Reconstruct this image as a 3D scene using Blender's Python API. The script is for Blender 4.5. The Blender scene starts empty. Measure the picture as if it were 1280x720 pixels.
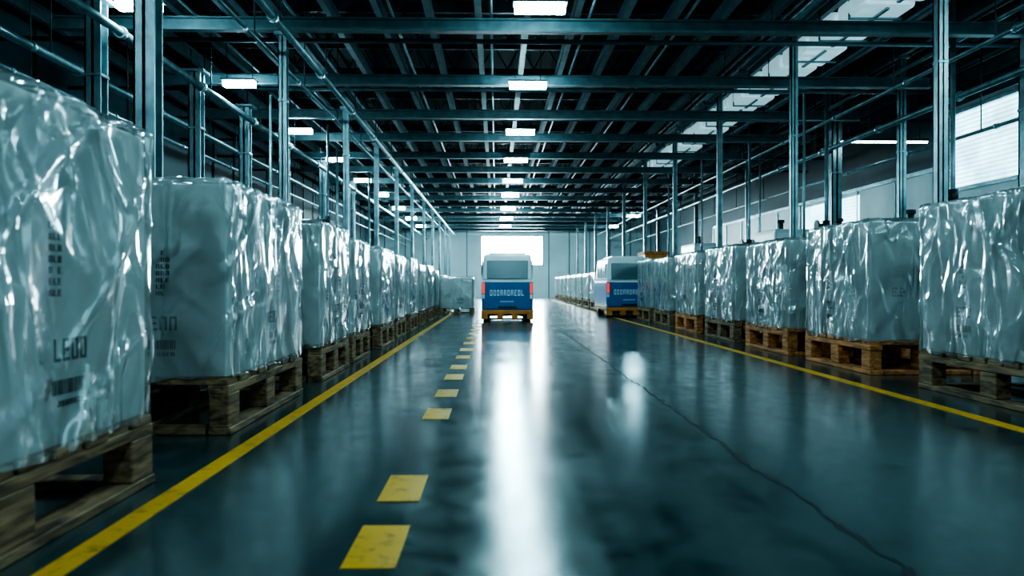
import bpy, bmesh, math, random
from mathutils import Vector, noise, Matrix
random.seed(7)
sc = bpy.context.scene

# ------------------------------------------------------------ materials
def newmat(name):
    m = bpy.data.materials.new(name); m.use_nodes = True
    nt = m.node_tree; b = nt.nodes['Principled BSDF']
    return m, nt, b
def simple(name, col, rough=0.5, metal=0.0, nscale=8.0, var=0.15, bump=0.0, emit=None, estr=0):
    m, nt, b = newmat(name)
    tc = nt.nodes.new('ShaderNodeTexCoord')
    n = nt.nodes.new('ShaderNodeTexNoise'); n.inputs['Scale'].default_value = nscale; n.inputs['Detail'].default_value = 5
    nt.links.new(tc.outputs['Object'], n.inputs['Vector'])
    r = nt.nodes.new('ShaderNodeValToRGB')
    r.color_ramp.elements[0].position = .3; r.color_ramp.elements[1].position = .7
    r.color_ramp.elements[0].color = tuple(c*(1-var) for c in col)+(1,)
    r.color_ramp.elements[1].color = tuple(min(1, c*(1+var)) for c in col)+(1,)
    nt.links.new(n.outputs['Fac'], r.inputs['Fac']); nt.links.new(r.outputs['Color'], b.inputs['Base Color'])
    b.inputs['Roughness'].default_value = rough; b.inputs['Metallic'].default_value = metal
    if bump:
        bp = nt.nodes.new('ShaderNodeBump'); bp.inputs['Strength'].default_value = bump; bp.inputs['Distance'].default_value = .02
        nt.links.new(n.outputs['Fac'], bp.inputs['Height']); nt.links.new(bp.outputs['Normal'], b.inputs['Normal'])
    if emit:
        b.inputs['Emission Color'].default_value = emit+(1,); b.inputs['Emission Strength'].default_value = estr
    return m

def floor_mat():
    m, nt, b = newmat('polished_concrete'); L = nt.links
    tc = nt.nodes.new('ShaderNodeTexCoord')
    n1 = nt.nodes.new('ShaderNodeTexNoise'); n1.inputs['Scale'].default_value = .7; n1.inputs['Detail'].default_value = 8; n1.inputs['Roughness'].default_value = .6
    n2 = nt.nodes.new('ShaderNodeTexNoise'); n2.inputs['Scale'].default_value = 4.5; n2.inputs['Detail'].default_value = 8; n2.inputs['Roughness'].default_value = .65
    n3 = nt.nodes.new('ShaderNodeTexNoise'); n3.inputs['Scale'].default_value = 70; n3.inputs['Detail'].default_value = 3
    for n in (n1, n2, n3): L.new(tc.outputs['Object'], n.inputs['Vector'])
    mp = nt.nodes.new('ShaderNodeMapping'); mp.inputs['Scale'].default_value = (4.5, .35, 1)
    L.new(tc.outputs['Object'], mp.inputs['Vector'])
    n4 = nt.nodes.new('ShaderNodeTexNoise'); n4.inputs['Scale'].default_value = 1.4; n4.inputs['Detail'].default_value = 8; n4.inputs['Roughness'].default_value = .65
    L.new(mp.outputs[0], n4.inputs['Vector'])
    def ma(a, k, c=None):
        x = nt.nodes.new('ShaderNodeMath'); x.operation = 'MULTIPLY_ADD'; x.inputs[1].default_value = k; x.inputs[2].default_value = 0
        L.new(a, x.inputs[0])
        if c is not None: L.new(c, x.inputs[2])
        return x.outputs[0]
    mx = ma(n2.outputs['Fac'], .35, ma(n1.outputs['Fac'], .4, ma(n4.outputs['Fac'], .25)))
    r = nt.nodes.new('ShaderNodeValToRGB'); e = r.color_ramp.elements
    e[0].position = .35; e[0].color = (.006, .020, .022, 1); e[1].position = .68; e[1].color = (.062, .098, .098, 1)
    L.new(mx, r.inputs['Fac']); L.new(r.outputs['Color'], b.inputs['Base Color'])
    rr = nt.nodes.new('ShaderNodeMapRange'); rr.inputs['From Min'].default_value = .32; rr.inputs['From Max'].default_value = .70
    rr.inputs['To Min'].default_value = .10; rr.inputs['To Max'].default_value = .30
    L.new(mx, rr.inputs['Value']); L.new(rr.outputs['Result'], b.inputs['Roughness'])
    b.inputs['Specular IOR Level'].default_value = .78
    bp = nt.nodes.new('ShaderNodeBump'); bp.inputs['Strength'].default_value = .05; bp.inputs['Distance'].default_value = .01
    L.new(ma(n3.outputs['Fac'], .15, n2.outputs['Fac']), bp.inputs['Height']); L.new(bp.outputs['Normal'], b.inputs['Normal'])
    return m

def wood_mat(name, c1, c2):
    m, nt, b = newmat(name); L = nt.links
    tc = nt.nodes.new('ShaderNodeTexCoord'); oi = nt.nodes.new('ShaderNodeObjectInfo')
    add = nt.nodes.new('ShaderNodeVectorMath'); add.operation = 'ADD'
    L.new(tc.outputs['Object'], add.inputs[0]); L.new(oi.outputs['Location'], add.inputs[1])
    mp = nt.nodes.new('ShaderNodeMapping'); mp.inputs['Scale'].default_value = (6, 1.6, 14)
    L.new(add.outputs[0], mp.inputs['Vector'])
    n = nt.nodes.new('ShaderNodeTexNoise'); n.inputs['Scale'].default_value = 2.0; n.inputs['Detail'].default_value = 8; n.inputs['Distortion'].default_value = .6
    L.new(mp.outputs[0], n.inputs['Vector'])
    r = nt.nodes.new('ShaderNodeValToRGB'); e = r.color_ramp.elements
    e[0].position = .34; e[0].color = c1+(1,); e[1].position = .68; e[1].color = c2+(1,)
    L.new(n.outputs['Fac'], r.inputs['Fac']); L.new(r.outputs['Color'], b.inputs['Base Color'])
    b.inputs['Roughness'].default_value = .7
    bp = nt.nodes.new('ShaderNodeBump'); bp.inputs['Strength'].default_value = .3; bp.inputs['Distance'].default_value = .01
    L.new(n.outputs['Fac'], bp.inputs['Height']); L.new(bp.outputs['Normal'], b.inputs['Normal'])
    return m

def wrap_mat():
    m, nt, b = newmat('stretch_film'); L = nt.links
    geo = nt.nodes.new('ShaderNodeNewGeometry')
    base = geo.outputs['Position']
    def ridged(scale, rot, sc_, det, dist, width):
        mp = nt.nodes.new('ShaderNodeMapping'); mp.inputs['Scale'].default_value = sc_; mp.inputs['Rotation'].default_value = rot
        L.new(base, mp.inputs['Vector'])
        n = nt.nodes.new('ShaderNodeTexNoise'); n.inputs['Scale'].default_value = scale; n.inputs['Detail'].default_value = det
        n.inputs['Distortion'].default_value = dist; n.inputs['Roughness'].default_value = .4
        L.new(mp.outputs[0], n.inputs['Vector'])
        s = nt.nodes.new('ShaderNodeMath'); s.operation = 'SUBTRACT'; s.inputs[1].default_value = .5; L.new(n.outputs['Fac'], s.inputs[0])
        a = nt.nodes.new('ShaderNodeMath'); a.operation = 'ABSOLUTE'; L.new(s.outputs[0], a.inputs[0])
        mr = nt.nodes.new('ShaderNodeMapRange'); mr.inputs['From Min'].default_value = 0; mr.inputs['From Max'].default_value = width
        mr.inputs['To Min'].default_value = 1; mr.inputs['To Max'].default_value = 0
        L.new(a.outputs[0], mr.inputs['Value'])
        return mr.outputs['Result']
    r1 = ridged(1.15, (.8, .6, .2), (1, 1, .6), 1.6, 1.1, .17)
    r2 = ridged(2.7, (-1.0, -.7, .4), (1, 1, .38), .8, .9, .055)
    r3 = ridged(2.1, (.25, .3, 0), (1, 1, .24), .8, .6, .04)
    def ma(a, k, c=None):
        x = nt.nodes.new('ShaderNodeMath'); x.operation = 'MULTIPLY_ADD'; x.inputs[1].default_value = k; x.inputs[2].default_value = 0
        L.new(a, x.inputs[0])
        if c is not None: L.new(c, x.inputs[2])
        return x.outputs[0]
    h = ma(r1, 1.0, ma(r2, .28, ma(r3, .24)))
    bp = nt.nodes.new('ShaderNodeBump'); bp.inputs['Strength'].default_value = .92; bp.inputs['Distance'].default_value = .042
    L.new(h, bp.inputs['Height'])
    b.inputs['Base Color'].default_value = (.80, .84, .85, 1)
    b.inputs['Roughness'].default_value = .4; b.inputs['Specular IOR Level'].default_value = .2
    tr = nt.nodes.new('ShaderNodeBsdfTransparent'); tr.inputs['Color'].default_value = (.97, .985, .985, 1)
    mix = nt.nodes.new('ShaderNodeMixShader')
    f = nt.nodes.new('ShaderNodeMapRange'); f.inputs['From Min'].default_value = .4; f.inputs['From Max'].default_value = 1.4
    f.inputs['To Min'].default_value = .05; f.inputs['To Max'].default_value = .42
    L.new(h, f.inputs['Value']); L.new(f.outputs['Result'], mix.inputs[0])
    L.new(tr.outputs[0], mix.inputs[1]); L.new(b.outputs[0], mix.inputs[2])
    gl = nt.nodes.new('ShaderNodeBsdfGlossy'); gl.inputs['Roughness'].default_value = .12; gl.inputs['Color'].default_value = (.97, .99, 1, 1)
    L.new(bp.outputs['Normal'], gl.inputs['Normal'])
    fr = nt.nodes.new('ShaderNodeFresnel'); fr.inputs['IOR'].default_value = 1.48; L.new(bp.outputs['Normal'], fr.inputs['Normal'])
    fa = nt.nodes.new('ShaderNodeMath'); fa.operation = 'MULTIPLY_ADD'; fa.inputs[1].default_value = .85; fa.inputs[2].default_value = .09; fa.use_clamp = True
    L.new(fr.outputs[0], fa.inputs[0])
    mix2 = nt.nodes.new('ShaderNodeMixShader')
    L.new(fa.outputs[0], mix2.inputs[0]); L.new(mix.outputs[0], mix2.inputs[1]); L.new(gl.outputs[0], mix2.inputs[2])
    L.new(mix2.outputs[0], nt.nodes['Material Output'].inputs['Surface'])
    return m

def paint_mat():
    m, nt, b = newmat('floor_paint_yellow'); L = nt.links
    tc = nt.nodes.new('ShaderNodeTexCoord')
    n = nt.nodes.new('ShaderNodeTexNoise'); n.inputs['Scale'].default_value = 9; n.inputs['Detail'].default_value = 10; n.inputs['Roughness'].default_value = .75
    L.new(tc.outputs['Object'], n.inputs['Vector'])
    r = nt.nodes.new('ShaderNodeValToRGB'); e = r.color_ramp.elements
    e[0].position = .30; e[0].color = (.16, .11, .02, 1); e[1].position = .48; e[1].color = (.72, .35, .02, 1)
    L.new(n.outputs['Fac'], r.inputs['Fac']); L.new(r.outputs['Color'], b.inputs['Base Color'])
    b.inputs['Roughness'].default_value = .45; b.inputs['Specular IOR Level'].default_value = .25
    return m

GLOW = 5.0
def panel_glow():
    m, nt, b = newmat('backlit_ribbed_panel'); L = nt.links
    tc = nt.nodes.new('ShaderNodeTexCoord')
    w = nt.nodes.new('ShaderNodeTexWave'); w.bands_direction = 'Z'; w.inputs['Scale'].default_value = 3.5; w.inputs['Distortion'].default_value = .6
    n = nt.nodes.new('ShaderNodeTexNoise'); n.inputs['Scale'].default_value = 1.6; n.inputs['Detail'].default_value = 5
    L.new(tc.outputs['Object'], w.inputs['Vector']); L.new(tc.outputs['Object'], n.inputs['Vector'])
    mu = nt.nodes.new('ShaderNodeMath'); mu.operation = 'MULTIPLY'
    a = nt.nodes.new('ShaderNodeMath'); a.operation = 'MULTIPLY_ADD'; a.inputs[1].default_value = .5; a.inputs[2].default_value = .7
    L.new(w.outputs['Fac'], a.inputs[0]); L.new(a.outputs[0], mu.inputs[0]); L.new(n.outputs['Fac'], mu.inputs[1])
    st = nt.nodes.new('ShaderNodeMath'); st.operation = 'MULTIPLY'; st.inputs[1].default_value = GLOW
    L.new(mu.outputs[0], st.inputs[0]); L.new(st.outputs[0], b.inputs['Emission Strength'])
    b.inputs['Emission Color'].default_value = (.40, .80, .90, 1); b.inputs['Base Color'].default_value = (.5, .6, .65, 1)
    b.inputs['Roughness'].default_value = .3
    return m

M = {}
M['floor'] = floor_mat(); M['wrap'] = wrap_mat(); M['paint'] = paint_mat(); M['glow'] = panel_glow()
M['wood'] = wood_mat('pallet_wood', (.055, .03, .016), (.36, .215, .11))
M['wood_o'] = wood_mat('pallet_wood_orange', (.22, .065, .015), (.76, .28, .08))
M['carton'] = simple('white_carton', (.62, .63, .62), .6, nscale=3, var=.14)
M['ink'] = simple('printed_ink', (.05, .06, .065), .6, nscale=30, var=.5)
M['steel'] = simple('galvanised_steel', (.23, .31, .335), .36, .6, nscale=5, var=.25)
M['beam'] = simple('beam_paint', (.075, .12, .135), .45, .3, nscale=5, var=.25)
M['joist'] = simple('joist_paint', (.10, .15, .17), .5, .2, nscale=4, var=.25)
M['dark'] = simple('dark_steel', (.035, .052, .06), .5, .3, nscale=4)
M['deck'] = simple('roof_deck_dark', (.010, .018, .022), .7, nscale=2)
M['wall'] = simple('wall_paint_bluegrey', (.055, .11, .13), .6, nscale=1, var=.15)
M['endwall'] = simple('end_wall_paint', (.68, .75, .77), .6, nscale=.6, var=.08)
M['panel'] = simple('white_panel', (.64, .72, .74), .45, nscale=1.5, var=.08)
M['duct'] = simple('foil_duct_self_lit', (.62, .70, .74), .28, .4, nscale=6, var=.25, bump=.6, emit=(.5, .85, .95), estr=.45)  # emission added so the duct looks lit; it holds no lamp
M['lamp'] = simple('lamp_diffuser', (.9, .95, 1), .4, emit=(.49, .89, 1.0), estr=138)
M['lampfar'] = simple('lamp_diffuser_far_bay', (.9, .95, 1), .4, emit=(.52, .91, 1.0), estr=360)
M['tube'] = simple('fluorescent_tube_glass', (.9, .95, 1), .4, emit=(.62, .95, 1.0), estr=30)
M['window'] = simple('daylight_glass', (.8, .9, .95), .3, emit=(.74, .95, 1.0), estr=75)
M['blue'] = simple('vehicle_blue', (.006, .14, .36), .35, nscale=2, var=.08)
M['vwhite'] = simple('vehicle_white', (.76, .81, .83), .3, nscale=2, var=.04)
M['vglass'] = simple('vehicle_glass', (.12, .18, .21), .2, nscale=1, var=.1)
M['red'] = simple('tail_light_red', (.7, .03, .02), .25, emit=(1, .06, .03), estr=.9)
M['orange'] = simple('orange_paint', (.62, .22, .04), .5, nscale=5, var=.25)
M['rubber'] = simple('rubber_black', (.012, .013, .014), .7)
M['text'] = simple('white_lettering', (.75, .84, .88), .5, var=.03)
M['seam'] = simple('floor_seam_filler', (.008, .012, .014), .6, nscale=12, var=.6)

# ------------------------------------------------------------ mesh helpers
class MB:
    def __init__(s): s.bm = bmesh.new(); s.mats = []
    def mi(s, k):
        if k not in s.mats: s.mats.append(k)
        return s.mats.index(k)
    def box(s, x0, x1, y0, y1, z0, z1, mat, bev=0, rot=None, seg=2):
        r = bmesh.ops.create_cube(s.bm, size=1)
        vs = r['verts']; c = Vector(((x0+x1)/2, (y0+y1)/2, (z0+z1)/2))
        for v in vs: v.co = Vector((v.co.x*(x1-x0), v.co.y*(y1-y0), v.co.z*(z1-z0)))
        if bev > 0:
            es = list({e for v in vs for e in v.link_edges})
            rr = bmesh.ops.bevel(s.bm, geom=es, offset=bev, segments=seg, affect='EDGES', profile=.5)
            vs = list({v for v in rr['verts'] if v.is_valid} | {v for f in rr['faces'] for v in f.verts})
        fs = list({f for v in vs for f in v.link_faces})
        if rot is not None:
            for v in vs: v.co = rot @ v.co
        for v in vs: v.co += c
        i = s.mi(mat)
        for f in fs: f.material_index = i
        return vs
    def cyl(s, p0, p1, r, mat, seg=12, r2=None):
        p0 = Vector(p0); p1 = Vector(p1); d = p1-p0
        rr = bmesh.ops.create_cone(s.bm, cap_ends=True, segments=seg, radius1=r, radius2=r if r2 is None else r2, depth=d.length)
        q = d.to_track_quat('Z', 'Y').to_matrix()
        fs = set()
        for v in rr['verts']:
            v.co = q @ v.co + (p0+p1)/2
            fs |= set(v.link_faces)
        i = s.mi(mat)
        for f in fs:
            f.material_index = i
            if len(f.verts) == 4: f.smooth = True
    def make(s, name, loc=(0, 0, 0), parent=None):
        me = bpy.data.meshes.new(name); s.bm.to_mesh(me); s.bm.free()
        for k in s.mats: me.materials.append(M[k])
        o = bpy.data.objects.new(name, me); o.location = loc
        sc.collection.objects.link(o)
        if parent: o.parent = parent
        return o
def empty(name, loc):
    e = bpy.data.objects.new(name, None); e.location = loc; e.empty_display_size = .2
    sc.collection.objects.link(e); return e
def one(name, *a, **k):
    b = MB(); b.box(*a, **k); return b.make(name)

Y0, Y1 = -8.0, 60.0
XL, XR = -9.5, 12.5
ZC = 7.4
# ------------------------------------------------------------ room shell
one('floor', XL-.2, XR+.2, Y0-.2, Y1+.2, -.2, 0, 'floor')
b = MB(); b.box(XL-.2, XR+.2, Y0-.2, Y1+.2, ZC, ZC+.2, 'deck')
x = XL
while x < XR:
    b.box(x, x+.12, Y0, Y1, ZC-.05, ZC+.01, 'deck'); x += .3
b.make('ceiling')
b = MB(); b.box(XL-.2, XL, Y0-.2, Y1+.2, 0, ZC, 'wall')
y = Y0
while y < Y1:
    b.box(XL, XL+.04, y, y+.06, 0, ZC, 'dark'); y += 2.0
b.make('wall_left')
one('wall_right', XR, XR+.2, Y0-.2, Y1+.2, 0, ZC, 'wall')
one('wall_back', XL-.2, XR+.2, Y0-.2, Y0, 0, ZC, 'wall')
wx0, wx1, wz0, wz1 = -1.2, 3.7, 2.5, 4.85
b = MB()
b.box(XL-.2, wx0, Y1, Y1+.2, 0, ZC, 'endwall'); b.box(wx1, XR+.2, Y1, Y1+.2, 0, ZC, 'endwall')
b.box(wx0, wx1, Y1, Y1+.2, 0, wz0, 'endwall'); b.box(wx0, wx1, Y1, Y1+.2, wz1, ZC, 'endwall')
for i in range(14):
    xx = XL+.8+i*1.6
    if not (wx0-.1 < xx < wx1+.1): b.box(xx, xx+.06, Y1-.03, Y1+.01, 0, ZC, 'wall')
b.make('wall_far')
b = MB(); b.box(wx0, wx1, Y1+.1, Y1+.14, wz0, wz1, 'window')
for t in (wx0, wx1-.08): b.box(t, t+.08, Y1-.04, Y1+.1, wz0, wz1, 'steel')
b.box(wx0, wx1, Y1-.04, Y1+.1, wz0, wz0+.08, 'steel'); b.box(wx0, wx1, Y1-.04, Y1+.1, wz1-.08, wz1, 'steel')
b.make('window_1')

# ------------------------------------------------------------ floor markings
def strip(name, xc, w, y0, y1):
    b = MB(); b.box(xc-w/2, xc+w/2, y0, y1, 0.0, .003, 'paint'); return b.make(name)
strip('floor_line_yellow', -1.54, .11, -3, 50)
strip('floor_line_yellow', 3.62, .12, -3, 50)
b = MB()
for s0 in [.2, 1.3, 2.71, 3.55, 5.72, 6.85, 8.1, 9.1, 10.4, 11.6, 12.9, 14.1, 15.5, 16.8, 18.2, 19.6, 21]:
    b.box(-.55, -.355, s0, s0+.48, 0, .003, 'paint')
b.make('floor_dashed_line')
b = MB(); yy = 1.0; px = 1.44
while yy < 40:
    nx = 1.42+.05*noise.noise(Vector((yy*1.3, 3, 0)))+.035*noise.noise(Vector((yy*7, 1, 0)))
    w = .006+.035*abs(noise.noise(Vector((yy*6, 9, 0))))
    i = b.mi('seam')
    vs = [b.bm.verts.new(c) for c in ((px-w, yy, .002), (px+w, yy, .002), (nx+w, yy+.07, .002), (nx-w, yy+.07, .002))]
    b.bm.faces.new(vs).material_index = i
    px = nx; yy += .07
b.make('floor_joint')

# ------------------------------------------------------------ columns
def column(x, y, w, top, mat='steel'):
    b = MB()
    b.box(-w*.85, w*.85, -w*.85, w*.85, 0, .03, mat)
    b.box(-w/2, w/2, -w/2, -w/2+w*.14, 0, top, mat); b.box(-w/2, w/2, w/2-w*.14, w/2, 0, top, mat)
    b.box(-w*.08, w*.08, -w/2, w/2, 0, top, mat)
    b.box(-w/2, -w/2+w*.1, -w/2, w/2, 0, top, mat)
    b.box(-w*.56, w*.56, -w*.56, w*.56, 3.9, 3.95, mat, bev=.01)
    b.box(-w*.9, w*.9, -w*.9, w*.9, top-.05, top, mat)
    b.make('steel_column', (x, y, 0))
for y in (7.55, 12.3, 17.4, 21.8, 26.2, 31, 36, 41, 46, 51, 56): column(-3.38, y, .2 if y < 9 else .13, 6.05 if y < 9 else 5.0)
for y in (10.9, 14.5, 17.3, 20.5, 25, 30, 36): column(-5.6, y, .22, 5.0)
for y in (10.0, 15.0, 20.0, 25.0, 30.0, 35.0, 40.0, 45.0, 50.0, 55.0): column(5.85, y, .13, 6.05)
for y in (12.6, 16.7, 20.0, 27.0, 34.0, 42.0): column(8.9, y, .26 if y in (12.6, 20.0) else .15, 6.0)

def posts(lst):
    for (x, y, r, top, v) in lst:
        b = MB(); b.cyl((0, 0, 0), (0, 0, top), r, 'steel', 10); b.cyl((0, 0, 0), (0, 0, .02), r*2, 'steel', 10)
        if v:
            b.cyl((0, 0, v-.12), (0, 0, v+.12), r*2, 'dark', 12)
            b.cyl((-.02, 0, v), (-.22, 0, v), .05, 'dark', 12); b.cyl((-.2, 0, v), (-.24, 0, v), .13, 'dark', 16)
        b.make('riser_pipe', (x, y, 0))
posts([(7.4, 22.3, .04, 6, 2.2), (7.8, 18.0, .04, 6, 2.4), (7.0, 26, .035, 6, 0), (8.0, 13.3, .045, 6, 2.55), (7.0, 31, .04, 6, 0),
       (6.95, 17.2, .03, 6, 0), (8.3, 24, .035, 6, 2.3), (7.0, 36, .04, 6, 0), (-4.75, 16.3, .03, 5.0, 0), (-4.65, 22.6, .04, 5.0, 0), (-4.7, 28.6, .04, 5.0, 0), (-4.2, 19.3, .03, 5.0, 2.6)])

# ------------------------------------------------------------ roof structure
def cross(y, z, big):
    b = MB()
    if big:
        b.box(-7.0, 8.9, -.08, .08, z+.09, z+.12, 'beam'); b.box(-7.0, 8.9, -.08, .08, z-.09, z-.06, 'beam'); b.box(-7.0, 8.9, -.015, .015, z-.08, z+.1, 'beam')
    else:
        b.cyl((-9.4, 0, z), (11.9, 0, z), .045, 'beam', 10)
    b.make('cross_beam', (0, y, 0))
ys = [6.6, 9.5, 12.3, 15.6, 18.7, 21.6, 24.6, 27.6, 30.6, 33.6, 36.6, 39.6, 42.6, 45.6, 48.6, 51.6, 54.6, 57.6]
for i, y in enumerate(ys): cross(y, 5.12, True)
for y in (13.7, 17.1, 20.1, 23.1, 26.1, 29.1): cross(y, 5.33, False)

b = MB(); x = -8.8
k = 0
while x < 12:
    b.box(x-.06, x+.06, Y0, Y1, 6.34, 6.37, 'joist'); b.box(x-.012, x+.012, Y0, Y1, 6.12, 6.36, 'joist'); b.box(x-.06, x+.06, Y0, Y1, 6.10, 6.13, 'joist')
    if k % 2: b.cyl((x+.25, Y0, 6.15), (x+.25, Y1, 6.15), .03, 'steel', 8)
    x += .94; k += 1
b.make('roof_joists')
b = MB(); y = -6
while y < 59:
    b.box(XL, XR, y-.05, y+.05, 6.5, 6.72, 'dark')
    x = XL
    while x < XR-.6:
        b.cyl((x, y, 6.72), (x+.35, y, 7.35), .02, 'dark', 6); b.cyl((x+.35, y, 7.35), (x+.7, y, 6.72), .02, 'dark', 6); x += .7
    y += 2.4
b.make('roof_purlins')

def longpipe(name, x, z, r, mat='steel', sq=False):
    b = MB(); y0, y1 = Y0+.05, Y1-.05
    if sq: b.box(-r, r, y0, y1, -r, r, mat)
    else: b.cyl((0, y0, 0), (0, y1, 0), r, mat, 12)
    y = y0+1
    while y < y1-1:
        if not sq: b.cyl((0, y, 0), (0, y+.08, 0), r*1.5, mat, 12)
        b.cyl((0, y+.5, 0), (0, y+.5, ZC-z-.3), .012, 'dark', 6)
        y += 3.0
    b.make(name, (x, 0, z))
longpipe('ceiling_pipe', 5.55, 5.86, .10, 'joist')
longpipe('ceiling_pipe', 5.25, 5.70, .035)
longpipe('ceiling_pipe', -3.2, 4.85, .055)
longpipe('ceiling_pipe', -3.6, 4.7, .03)
longpipe('ceiling_pipe', -5.35, 4.6, .06)
longpipe('ceiling_pipe', -6.6, 4.4, .045)
longpipe('ceiling_pipe', -6.9, 4.05, .035)
longpipe('ceiling_pipe', -7.6, 4.9, .08)
longpipe('ceiling_pipe', 8.6, 4.5, .06)
longpipe('ceiling_pipe', 8.5, 5.5, .045)
longpipe('ceiling_pipe', 7.6, 4.75, .035)
longpipe('ceiling_pipe', 9.3, 3.95, .035)
longpipe('ceiling_conduit', -4.4, 5.72, .05, 'joist')
longpipe('ceiling_conduit', 7.2, 5.6, .05, 'joist')

b = MB(); y = 9.9; rd = random.Random(3)
while y < 31:
    l = rd.uniform(.95, 1.25); w = rd.uniform(.42, .46); dz = rd.uniform(-.04, .04)
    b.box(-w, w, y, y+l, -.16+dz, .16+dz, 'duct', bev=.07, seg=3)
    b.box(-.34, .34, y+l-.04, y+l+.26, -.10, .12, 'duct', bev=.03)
    b.box(-.03, .03, y+.05, y+l-.05, -.19+dz, -.14+dz, 'steel')
    for sx in (-.44, .44): b.box(sx-.012, sx+.012, y+l/2, y+l/2+.03, -.2, 1.1, 'dark')
    b.box(-.45, .45, y+l/2-.02, y+l/2+.04, -.23, -.2, 'steel')
    y += l+.22
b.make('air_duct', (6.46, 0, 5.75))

# ------------------------------------------------------------ light fixtures
def fixture(x, y, z, far, w=.72):
    e = empty('ceiling_light', (x, y, z))
    b = MB(); b.box(-w/2-.03, w/2+.03, -.14, .14, .055, .09, 'dark', bev=.01)
    b.box(-w/2, w/2, -.09, .09, -.05, .055, 'lampfar' if far else 'lamp')
    for sx in (-.25, .25): b.cyl((sx, 0, .08), (sx, 0, 1.1), .008, 'dark', 6)
    b.make('housing', parent=e)
LY = [-3.5, 1.3, 6.2, 11.0, 15.25, 19.9, 24.4, 29.2, 34, 40, 46, 52]  # nearest lamps are out of view, added to light the loads
for y in LY: fixture(.63, y, 4.95, y > 33)
for y in LY: fixture(-5.05, y, 4.95, y > 39, w=.60)
for y in (-3.5, 1.3, 6.2, 44, 52): fixture(7.9, y, 4.95, False)  # made-up right-hand row, mostly out of view, added for its light
e = empty('fluorescent_tube', (9.8, 19.2, 4.6))
b = MB(); b.box(-1.1, 1.1, -.05, .05, .03, .08, 'dark'); b.cyl((-1.1, 0, 0), (1.1, 0, 0), .02, 'tube', 10)
for sx in (-.9, .9): b.cyl((sx, 0, .05), (sx, 0, 1.6), .01, 'dark', 6)
b.make('tube', parent=e)

# ------------------------------------------------------------ right partition with backlit panels
b = MB()
px0 = 9.7
b.box(px0, px0+.12, Y0+.1, 16.3, 0, 3.0, 'panel'); b.box(px0, px0+.12, Y0+.1, 16.3, 4.62, 4.75, 'panel')
b.box(px0+.04, px0+.08, Y0+.1, 16.3, 3.0, 4.62, 'glow')  # unseen near stretch of glow added for reflections in the wrap
y = Y0+.2
while y < 16.4:
    b.box(px0-.04, px0+.12, y-.04, y+.04, 0, 4.75, 'steel'); y += 2.42
b.box(px0-.04, px0+.02, Y0+.1, 16.3, 2.96, 3.04, 'steel'); b.box(px0-.04, px0+.02, Y0+.1, 16.3, 4.58, 4.66, 'steel')
b.make('partition_wall_glazed')
b = MB(); b.box(px0, px0+.12, 16.5, 34, 0, 3.55, 'panel')
y = 16.5
while y < 34.1:
    b.box(px0-.03, px0, y-.03, y+.03, 0, 3.55, 'steel'); y += 1.95
b.box(px0-.03, px0+.14, 16.5, 34, 3.5, 3.6, 'steel')
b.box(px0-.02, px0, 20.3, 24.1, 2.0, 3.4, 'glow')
b.make('partition_wall_white')
def cabinet(x, y, w, d, h):
    b = MB(); b.box(-w/2, w/2, -d/2, d/2, .08, h, 'panel', bev=.02); b.box(-w/2+.04, w/2-.04, -d/2+.04, d/2-.04, 0, .08, 'dark')
    b.box(-w/2-.01, -w/2, -d/2+.06, d/2-.06, .2, h-.1, 'vwhite'); b.box(-w/2-.03, -w/2-.01, d/2-.2, d/2-.16, h*.5, h*.5+.2, 'dark')
    b.box(-w/2+.06, w/2-.06, -d/2-.012, -d/2, .2, h-.1, 'vwhite'); b.box(-w/4, w/4, -d/2-.02, -d/2-.01, h-.5, h-.25, 'vglass')
    b.cyl((0, 0, h), (0, 0, h+.22), .06, 'dark', 12); b.cyl((0, 0, h+.22), (0, 0, h+.3), .09, 'dark', 12)
    b.make('control_cabinet', (x, y, 0))
cabinet(7.7, 20.6, .9, 1.6, 2.45); cabinet(7.6, 28.5, .9, 2.0, 2.5); cabinet(8.3, 15.2, .7, 1.2, 2.2); cabinet(8.3, 18.4, .5, 1.0, 2.3)
cabinet(-7.6, 12, .9, 2.2, 2.6); cabinet(-7.4, 17, .9, 2.0, 2.7); cabinet(-7.6, 22, .9, 2.0, 2.6)

# ------------------------------------------------------------ pallet loads
def pallet(L_, W_, H_, wood, parent, rd):
    b = MB(); t = H_*.13
    def j(): return rd.uniform(-.012, .012)
    n = max(6, int(L_/.2)); step = L_/n
    for i in range(n):
        y0 = -L_/2+i*step+.008
        b.box(-W_/2+j(), W_/2+j(), y0, y0+step-.03, H_-t, H_, wood, bev=.006, seg=1)
    for xx in (-W_/2, -.09, W_/2-.14):
        b.box(xx, xx+.14, -L_/2+j(), L_/2+j(), H_-2*t-.01, H_-t, wood, bev=.006, seg=1)
        for yy in (-L_/2, -.12, L_/2-.22):
            b.box(xx+j(), xx+.14, yy+j(), yy+.22, t, H_-2*t-.008, wood, bev=.008, seg=1)
        b.box(xx, xx+.15, -L_/2+j(), L_/2+j(), 0, t, wood, bev=.006, seg=1)
    for yy in (-L_/2, L_/2-.18):
        b.box(-W_/2+.16, W_/2-.16, yy, yy+.16, 0.001, t, wood, bev=.006, seg=1)
    b.make('pallet', parent=parent)

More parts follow.
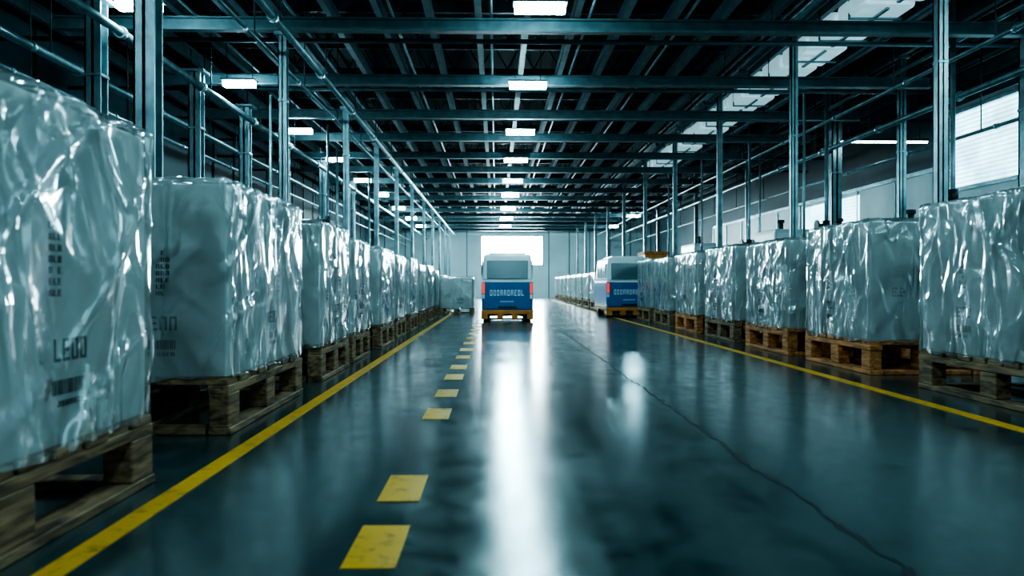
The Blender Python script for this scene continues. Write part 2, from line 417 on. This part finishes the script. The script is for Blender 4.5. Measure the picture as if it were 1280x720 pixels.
def wrapmesh(L_, W_, H_, seed, parent, res, z0):
    r = .03
    nx = max(8, int(W_*res)); ny = max(8, int(L_*res)); nz = max(8, int(H_*res))
    bm = bmesh.new(); cache = {}
    s = seed*7.3
    def V(i, jj, k):
        key = (i, jj, k)
        if key in cache: return cache[key]
        p = Vector((-W_/2+W_*i/nx, -L_/2+L_*jj/ny, H_*k/nz))
        q = Vector((max(-W_/2+r, min(W_/2-r, p.x)), max(-L_/2+r, min(L_/2-r, p.y)), min(H_-r, p.z)))
        n = p-q
        n = n.normalized() if n.length > 1e-6 else Vector((0, 0, 1))
        p2 = q+n*r
        u = p2.x+p2.y
        f2 = max(0, 1-abs(noise.noise(Vector((u*1.6-p2.z*1.8+s*2, (p2.y-p2.x)*.9, p2.z*.7))))*6)
        f3 = max(0, 1-abs(noise.noise(Vector((u*2.5+p2.z*2.6+s*3, (p2.y-p2.x)*1.2, p2.z*.5))))*8)
        g = noise.noise(Vector((p2.x*3+s, p2.y*3, p2.z*2)))
        d = .015*f2+.010*f3+.008*g
        if k == nz: d *= .7
        p2 = p2+n*d
        if k == 0: p2.z += -.03+.05*noise.noise(Vector((u*4+s, p2.x-p2.y, 2)))
        v = bm.verts.new(p2); cache[key] = v; return v
    for jj in range(ny):
        for k in range(nz):
            bm.faces.new((V(nx, jj, k), V(nx, jj+1, k), V(nx, jj+1, k+1), V(nx, jj, k+1)))
            bm.faces.new((V(0, jj+1, k), V(0, jj, k), V(0, jj, k+1), V(0, jj+1, k+1)))
    for i in range(nx):
        for k in range(nz):
            bm.faces.new((V(i, 0, k), V(i+1, 0, k), V(i+1, 0, k+1), V(i, 0, k+1)))
            bm.faces.new((V(i+1, ny, k), V(i, ny, k), V(i, ny, k+1), V(i+1, ny, k+1)))
        for jj in range(ny):
            bm.faces.new((V(i, jj, nz), V(i+1, jj, nz), V(i+1, jj+1, nz), V(i, jj+1, nz)))
    for f in bm.faces: f.smooth = True
    me = bpy.data.meshes.new('stretch_wrap'); bm.to_mesh(me); bm.free(); me.materials.append(M['wrap'])
    o = bpy.data.objects.new('stretch_wrap', me); sc.collection.objects.link(o); o.parent = parent; o.location = (0, 0, z0)

def printing(b, face, sgn, W_, L_, H_, z0, rd):
    def mark(u0, u1, z_0, z_1):
        if face == 'y': b.box(u0, u1, -L_/2-.003, -L_/2, z_0, z_1, 'ink')
        else:
            xx = sgn*W_/2
            b.box(min(xx, xx+sgn*.003), max(xx, xx+sgn*.003), u0, u1, z_0, z_1, 'ink')
    span = (W_ if face == 'y' else L_)
    def block(uc, zc, cols, rows, cw, ch, dens=.8, th=.28):
        for r in range(rows):
            for c in range(cols):
                if rd.random() < dens:
                    u = uc+(c-cols/2)*cw; z = zc-r*ch
                    hh = ch*.62; k = rd.randint(0, 3)
                    mark(u, u+cw*th, z, z+hh)
                    if k != 1: mark(u+cw*th, u+cw*.75, z+hh*.85, z+hh)
                    if k != 2: mark(u+cw*th, u+cw*.75, z, z+hh*.15)
                    if k > 1: mark(u+cw*(.75-th), u+cw*.75, z, z+hh)
                    elif k == 0: mark(u+cw*th, u+cw*.7, z+hh*.42, z+hh*.58)
    def barcode(uc, zc, w, h):
        u = uc-w/2
        while u < uc+w/2:
            bw = rd.choice((.003, .005, .009)); mark(u, u+bw, zc, zc+h); u += bw+rd.choice((.004, .006, .009))
    uu = rd.uniform(.05, .2)*span
    block(uu, z0+H_*.24, 4, 1, .065, .15, 1, .2)
    barcode(uu-.02, z0+H_*.145, .24, .06)
    block(uu, z0+H_*.11, 7, 1, .03, .04)
    block(span*rd.uniform(.1, .25), z0+H_*.62, 3, 7, .032, .045)
    block(-span*.25, z0+H_*.42, 5, 3, .03, .04, .7)

def load(xn, side, y0, y1, W_, top, ph, wood='wood', res=14, seed=0, rotz=0.0, prints=True):
    rd = random.Random(seed*13+5)
    L_ = y1-y0; xc = xn+side*W_/2
    e = empty('wrapped_pallet_load', (xc, (y0+y1)/2, 0)); e.rotation_euler.z = rotz
    pallet(L_, W_, ph, wood, e, rd)
    b = MB(); w2 = W_-.05; l2 = L_-.05; H_ = top-ph
    b.box(-w2/2, w2/2, -l2/2, l2/2, ph+.002, top-.025, 'carton', bev=.012)
    if prints:
        printing(b, 'y', 0, w2, l2, H_, ph, rd); printing(b, 'x', -side, w2, l2, H_, ph, rd)
    b.make('carton', parent=e)
    wrapmesh(L_, W_, H_, seed+1, e, res, ph+.012)

PH = .38
load(-1.74, -1, 1.75, 3.93, 1.4, 1.76, .35, res=44, seed=1)
load(-1.78, -1, 5.13, 7.12, 1.3, 1.70, PH, res=38, seed=2, rotz=.008)
load(-1.80, -1, 7.95, 9.45, 1.30, 1.66, PH, res=26, seed=3)
load(-1.83, -1, 9.85, 11.2, 1.28, 1.60, PH, res=20, seed=4)
load(-1.78, -1, 11.9, 13.5, 1.30, 1.58, PH, res=18, seed=5)
load(-1.82, -1, 14.1, 15.6, 1.28, 1.55, PH, seed=6)
load(-1.80, -1, 16.2, 17.7, 1.30, 1.57, PH, res=12, seed=7)
load(-1.82, -1, 18.4, 19.9, 1.28, 1.48, PH, res=12, seed=8)
load(-1.80, -1, 20.6, 22.1, 1.30, 1.52, PH, res=12, seed=9)
load(-1.80, -1, 22.8, 24.4, 1.30, 1.42, PH, res=12, seed=10)
load(-.78, -1, 26.3, 27.9, 1.15, 1.27, .2, res=12, seed=11)
for i in range(5): load(-1.95, -1, 29+i*2.5, 31+i*2.5, 1.2, 1.35, PH, res=8, seed=12+i, prints=False)
load(4.12, 1, 5.35, 7.40, 1.40, 1.76, PH, res=32, seed=21)
load(4.14, 1, 8.42, 10.2, 1.30, 1.73, PH, 'wood_o', res=30, seed=22)
load(4.12, 1, 10.75, 12.6, 1.30, 1.66, PH, 'wood_o', res=24, seed=23)
load(4.12, 1, 13.2, 15.1, 1.30, 1.70, PH, 'wood', res=20, seed=24)
load(4.12, 1, 15.7, 17.6, 1.30, 1.69, PH, 'wood_o', res=18, seed=25)
load(4.12, 1, 18.2, 20.0, 1.30, 1.67, PH, 'wood', seed=26)
load(4.12, 1, 20.5, 22.4, 1.30, 1.70, PH, 'wood', res=12, seed=27)
for i in range(9): load(4.05, 1, 28.0+i*2.8, 30.2+i*2.8, 1.3, 1.5, PH, res=8, seed=30+i, prints=False)

# ------------------------------------------------------------ utility vehicle
def letters(b, xc, z, n, w, h, y):
    rd = random.Random(11); cw = w/n
    for i in range(n):
        x = xc-w/2+i*cw; s = cw*.2
        k = rd.randint(0, 3)
        b.box(x, x+s, y-.008, y, z, z+h, 'text')
        if k in (0, 1, 3): b.box(x+s, x+cw*.7, y-.008, y, z+h*.8, z+h, 'text')
        if k in (0, 2, 3): b.box(x+s, x+cw*.7, y-.008, y, z, z+h*.2, 'text')
        if k in (1, 0): b.box(x+s, x+cw*.6, y-.008, y, z+h*.43, z+h*.57, 'text')
        if k in (3, 1): b.box(x+cw*.5, x+cw*.7, y-.008, y, z, z+h, 'text')
def vehicle(x, y, L_=2.9):
    e = empty('electric_tow_vehicle', (x, y, 0)); W = .70
    b = MB()
    b.box(-W, W, 0, L_, .30, 1.12, 'blue', bev=.06, seg=3)
    vs = b.box(-W+.01, W-.01, .02, L_-.05, 1.10, 1.84, 'vwhite', bev=.09, seg=4)
    for v in vs:
        t = max(0, (v.co.z-1.15)/.7); v.co.x *= 1-.06*t; v.co.y += (.05*t if v.co.y < L_/2 else -.3*t)
    b.box(-.5, .5, .35, L_-.7, 1.83, 1.89, 'vwhite', bev=.02)
    b.box(-W-.004, W+.004, -.004, L_+.004, 1.07, 1.12, 'vwhite', bev=.01)
    b.make('body', parent=e)
    b = MB()
    tilt = Matrix.Rotation(-.07, 3, 'X')
    b.box(-.555, .555, .005, .045, 1.16, 1.66, 'vglass', bev=.015, rot=tilt)
    b.box(-.50, .50, -.004, .03, 1.16, 1.22, 'vwhite', bev=.01)
    for s in (-1, 1):
        for (a, c) in ((.35, 1.15), (1.25, 2.2)):
            b.box(s*W-.03 if s > 0 else -W, s*W if s > 0 else -W+.03, a, c, 1.2, 1.66, 'vglass', bev=.01)
    b.make('windows', parent=e)
    b = MB()
    for s in (-1, 1):
        b.box(s*.65-.035, s*.65+.035, -.025, .05, .76, 1.05, 'red', bev=.012)
        b.box(s*.65-.035, s*.65+.035, -.02, .05, .62, .74, 'vwhite', bev=.012)
        b.box(s*.735-.02, s*.735+.02, L_-.5, L_-.42, 1.3, 1.55, 'dark', bev=.01)
    letters(b, 0, .70, 10, .95, .16, 0); letters(b, 0, .52, 8, .38, .045, 0)
    b.box(-.25, .25, -.012, 0, .36, .42, 'dark', bev=.003)
    b.make('rear_lights_and_lettering', parent=e)
    b = MB()
    b.box(-W-.01, W+.01, -.08, .12, .20, .31, 'orange', bev=.02)
    for xx in (-.62, -.2, .2, .62): b.box(xx-.09, xx+.09, -.07, .1, .07, .21, 'orange', bev=.015)
    b.box(-W, W, -.05, .08, .05, .10, 'dark', bev=.01)
    b.box(-W-.01, -W+.06, .1, L_, .22, .32, 'orange', bev=.01); b.box(W-.06, W+.01, .1, L_, .22, .32, 'orange', bev=.01)
    b.make('bumper', parent=e)
    b = MB()
    for s in (-1, 1):
        for yy in (.5, L_-.55):
            b.cyl((s*.48, yy, .2), (s*.66, yy, .2), .2, 'rubber', 24); b.cyl((s*.66, yy, .2), (s*.67, yy, .2), .1, 'steel', 16)
    b.box(-.6, .6, .1, L_-.1, .14, .3, 'dark')
    b.make('wheels_and_chassis', parent=e)
vehicle(.31, 20.9); vehicle(4.08, 23.4)
b = MB(); b.box(-.38, .38, -.6, .6, .12, 2.16, 'orange', bev=.02)
for zz in (.3, 1.1, 2.04): b.box(-.41, .41, -.63, .63, zz, zz+.1, 'wood_o', bev=.01)
for s in (-.35, .25): b.box(s, s+.1, -.6, .6, 0, .12, 'wood')
b.make('orange_crate', (5.5, 26.9, 0))

# ------------------------------------------------------------ world, camera
w = bpy.data.worlds.new('World'); sc.world = w; w.use_nodes = True
w.node_tree.nodes['Background'].inputs[0].default_value = (.05, .1, .12, 1)
cam = bpy.data.cameras.new('Camera'); co = bpy.data.objects.new('Camera', cam); sc.collection.objects.link(co)
cam.sensor_width = 36; cam.lens = 27; cam.clip_end = 300
co.location = (0, 0, 1.0)
co.rotation_euler = (math.radians(90)-math.atan(4/960), 0, -math.atan(20/960))
cam.dof.use_dof = True; cam.dof.focus_distance = 11; cam.dof.aperture_fstop = 1.8
sc.camera = co
sc.view_settings.view_transform = 'AgX'
try: sc.view_settings.look = 'AgX - High Contrast'
except Exception as ex: print(ex)
sc.view_settings.exposure = 0.1
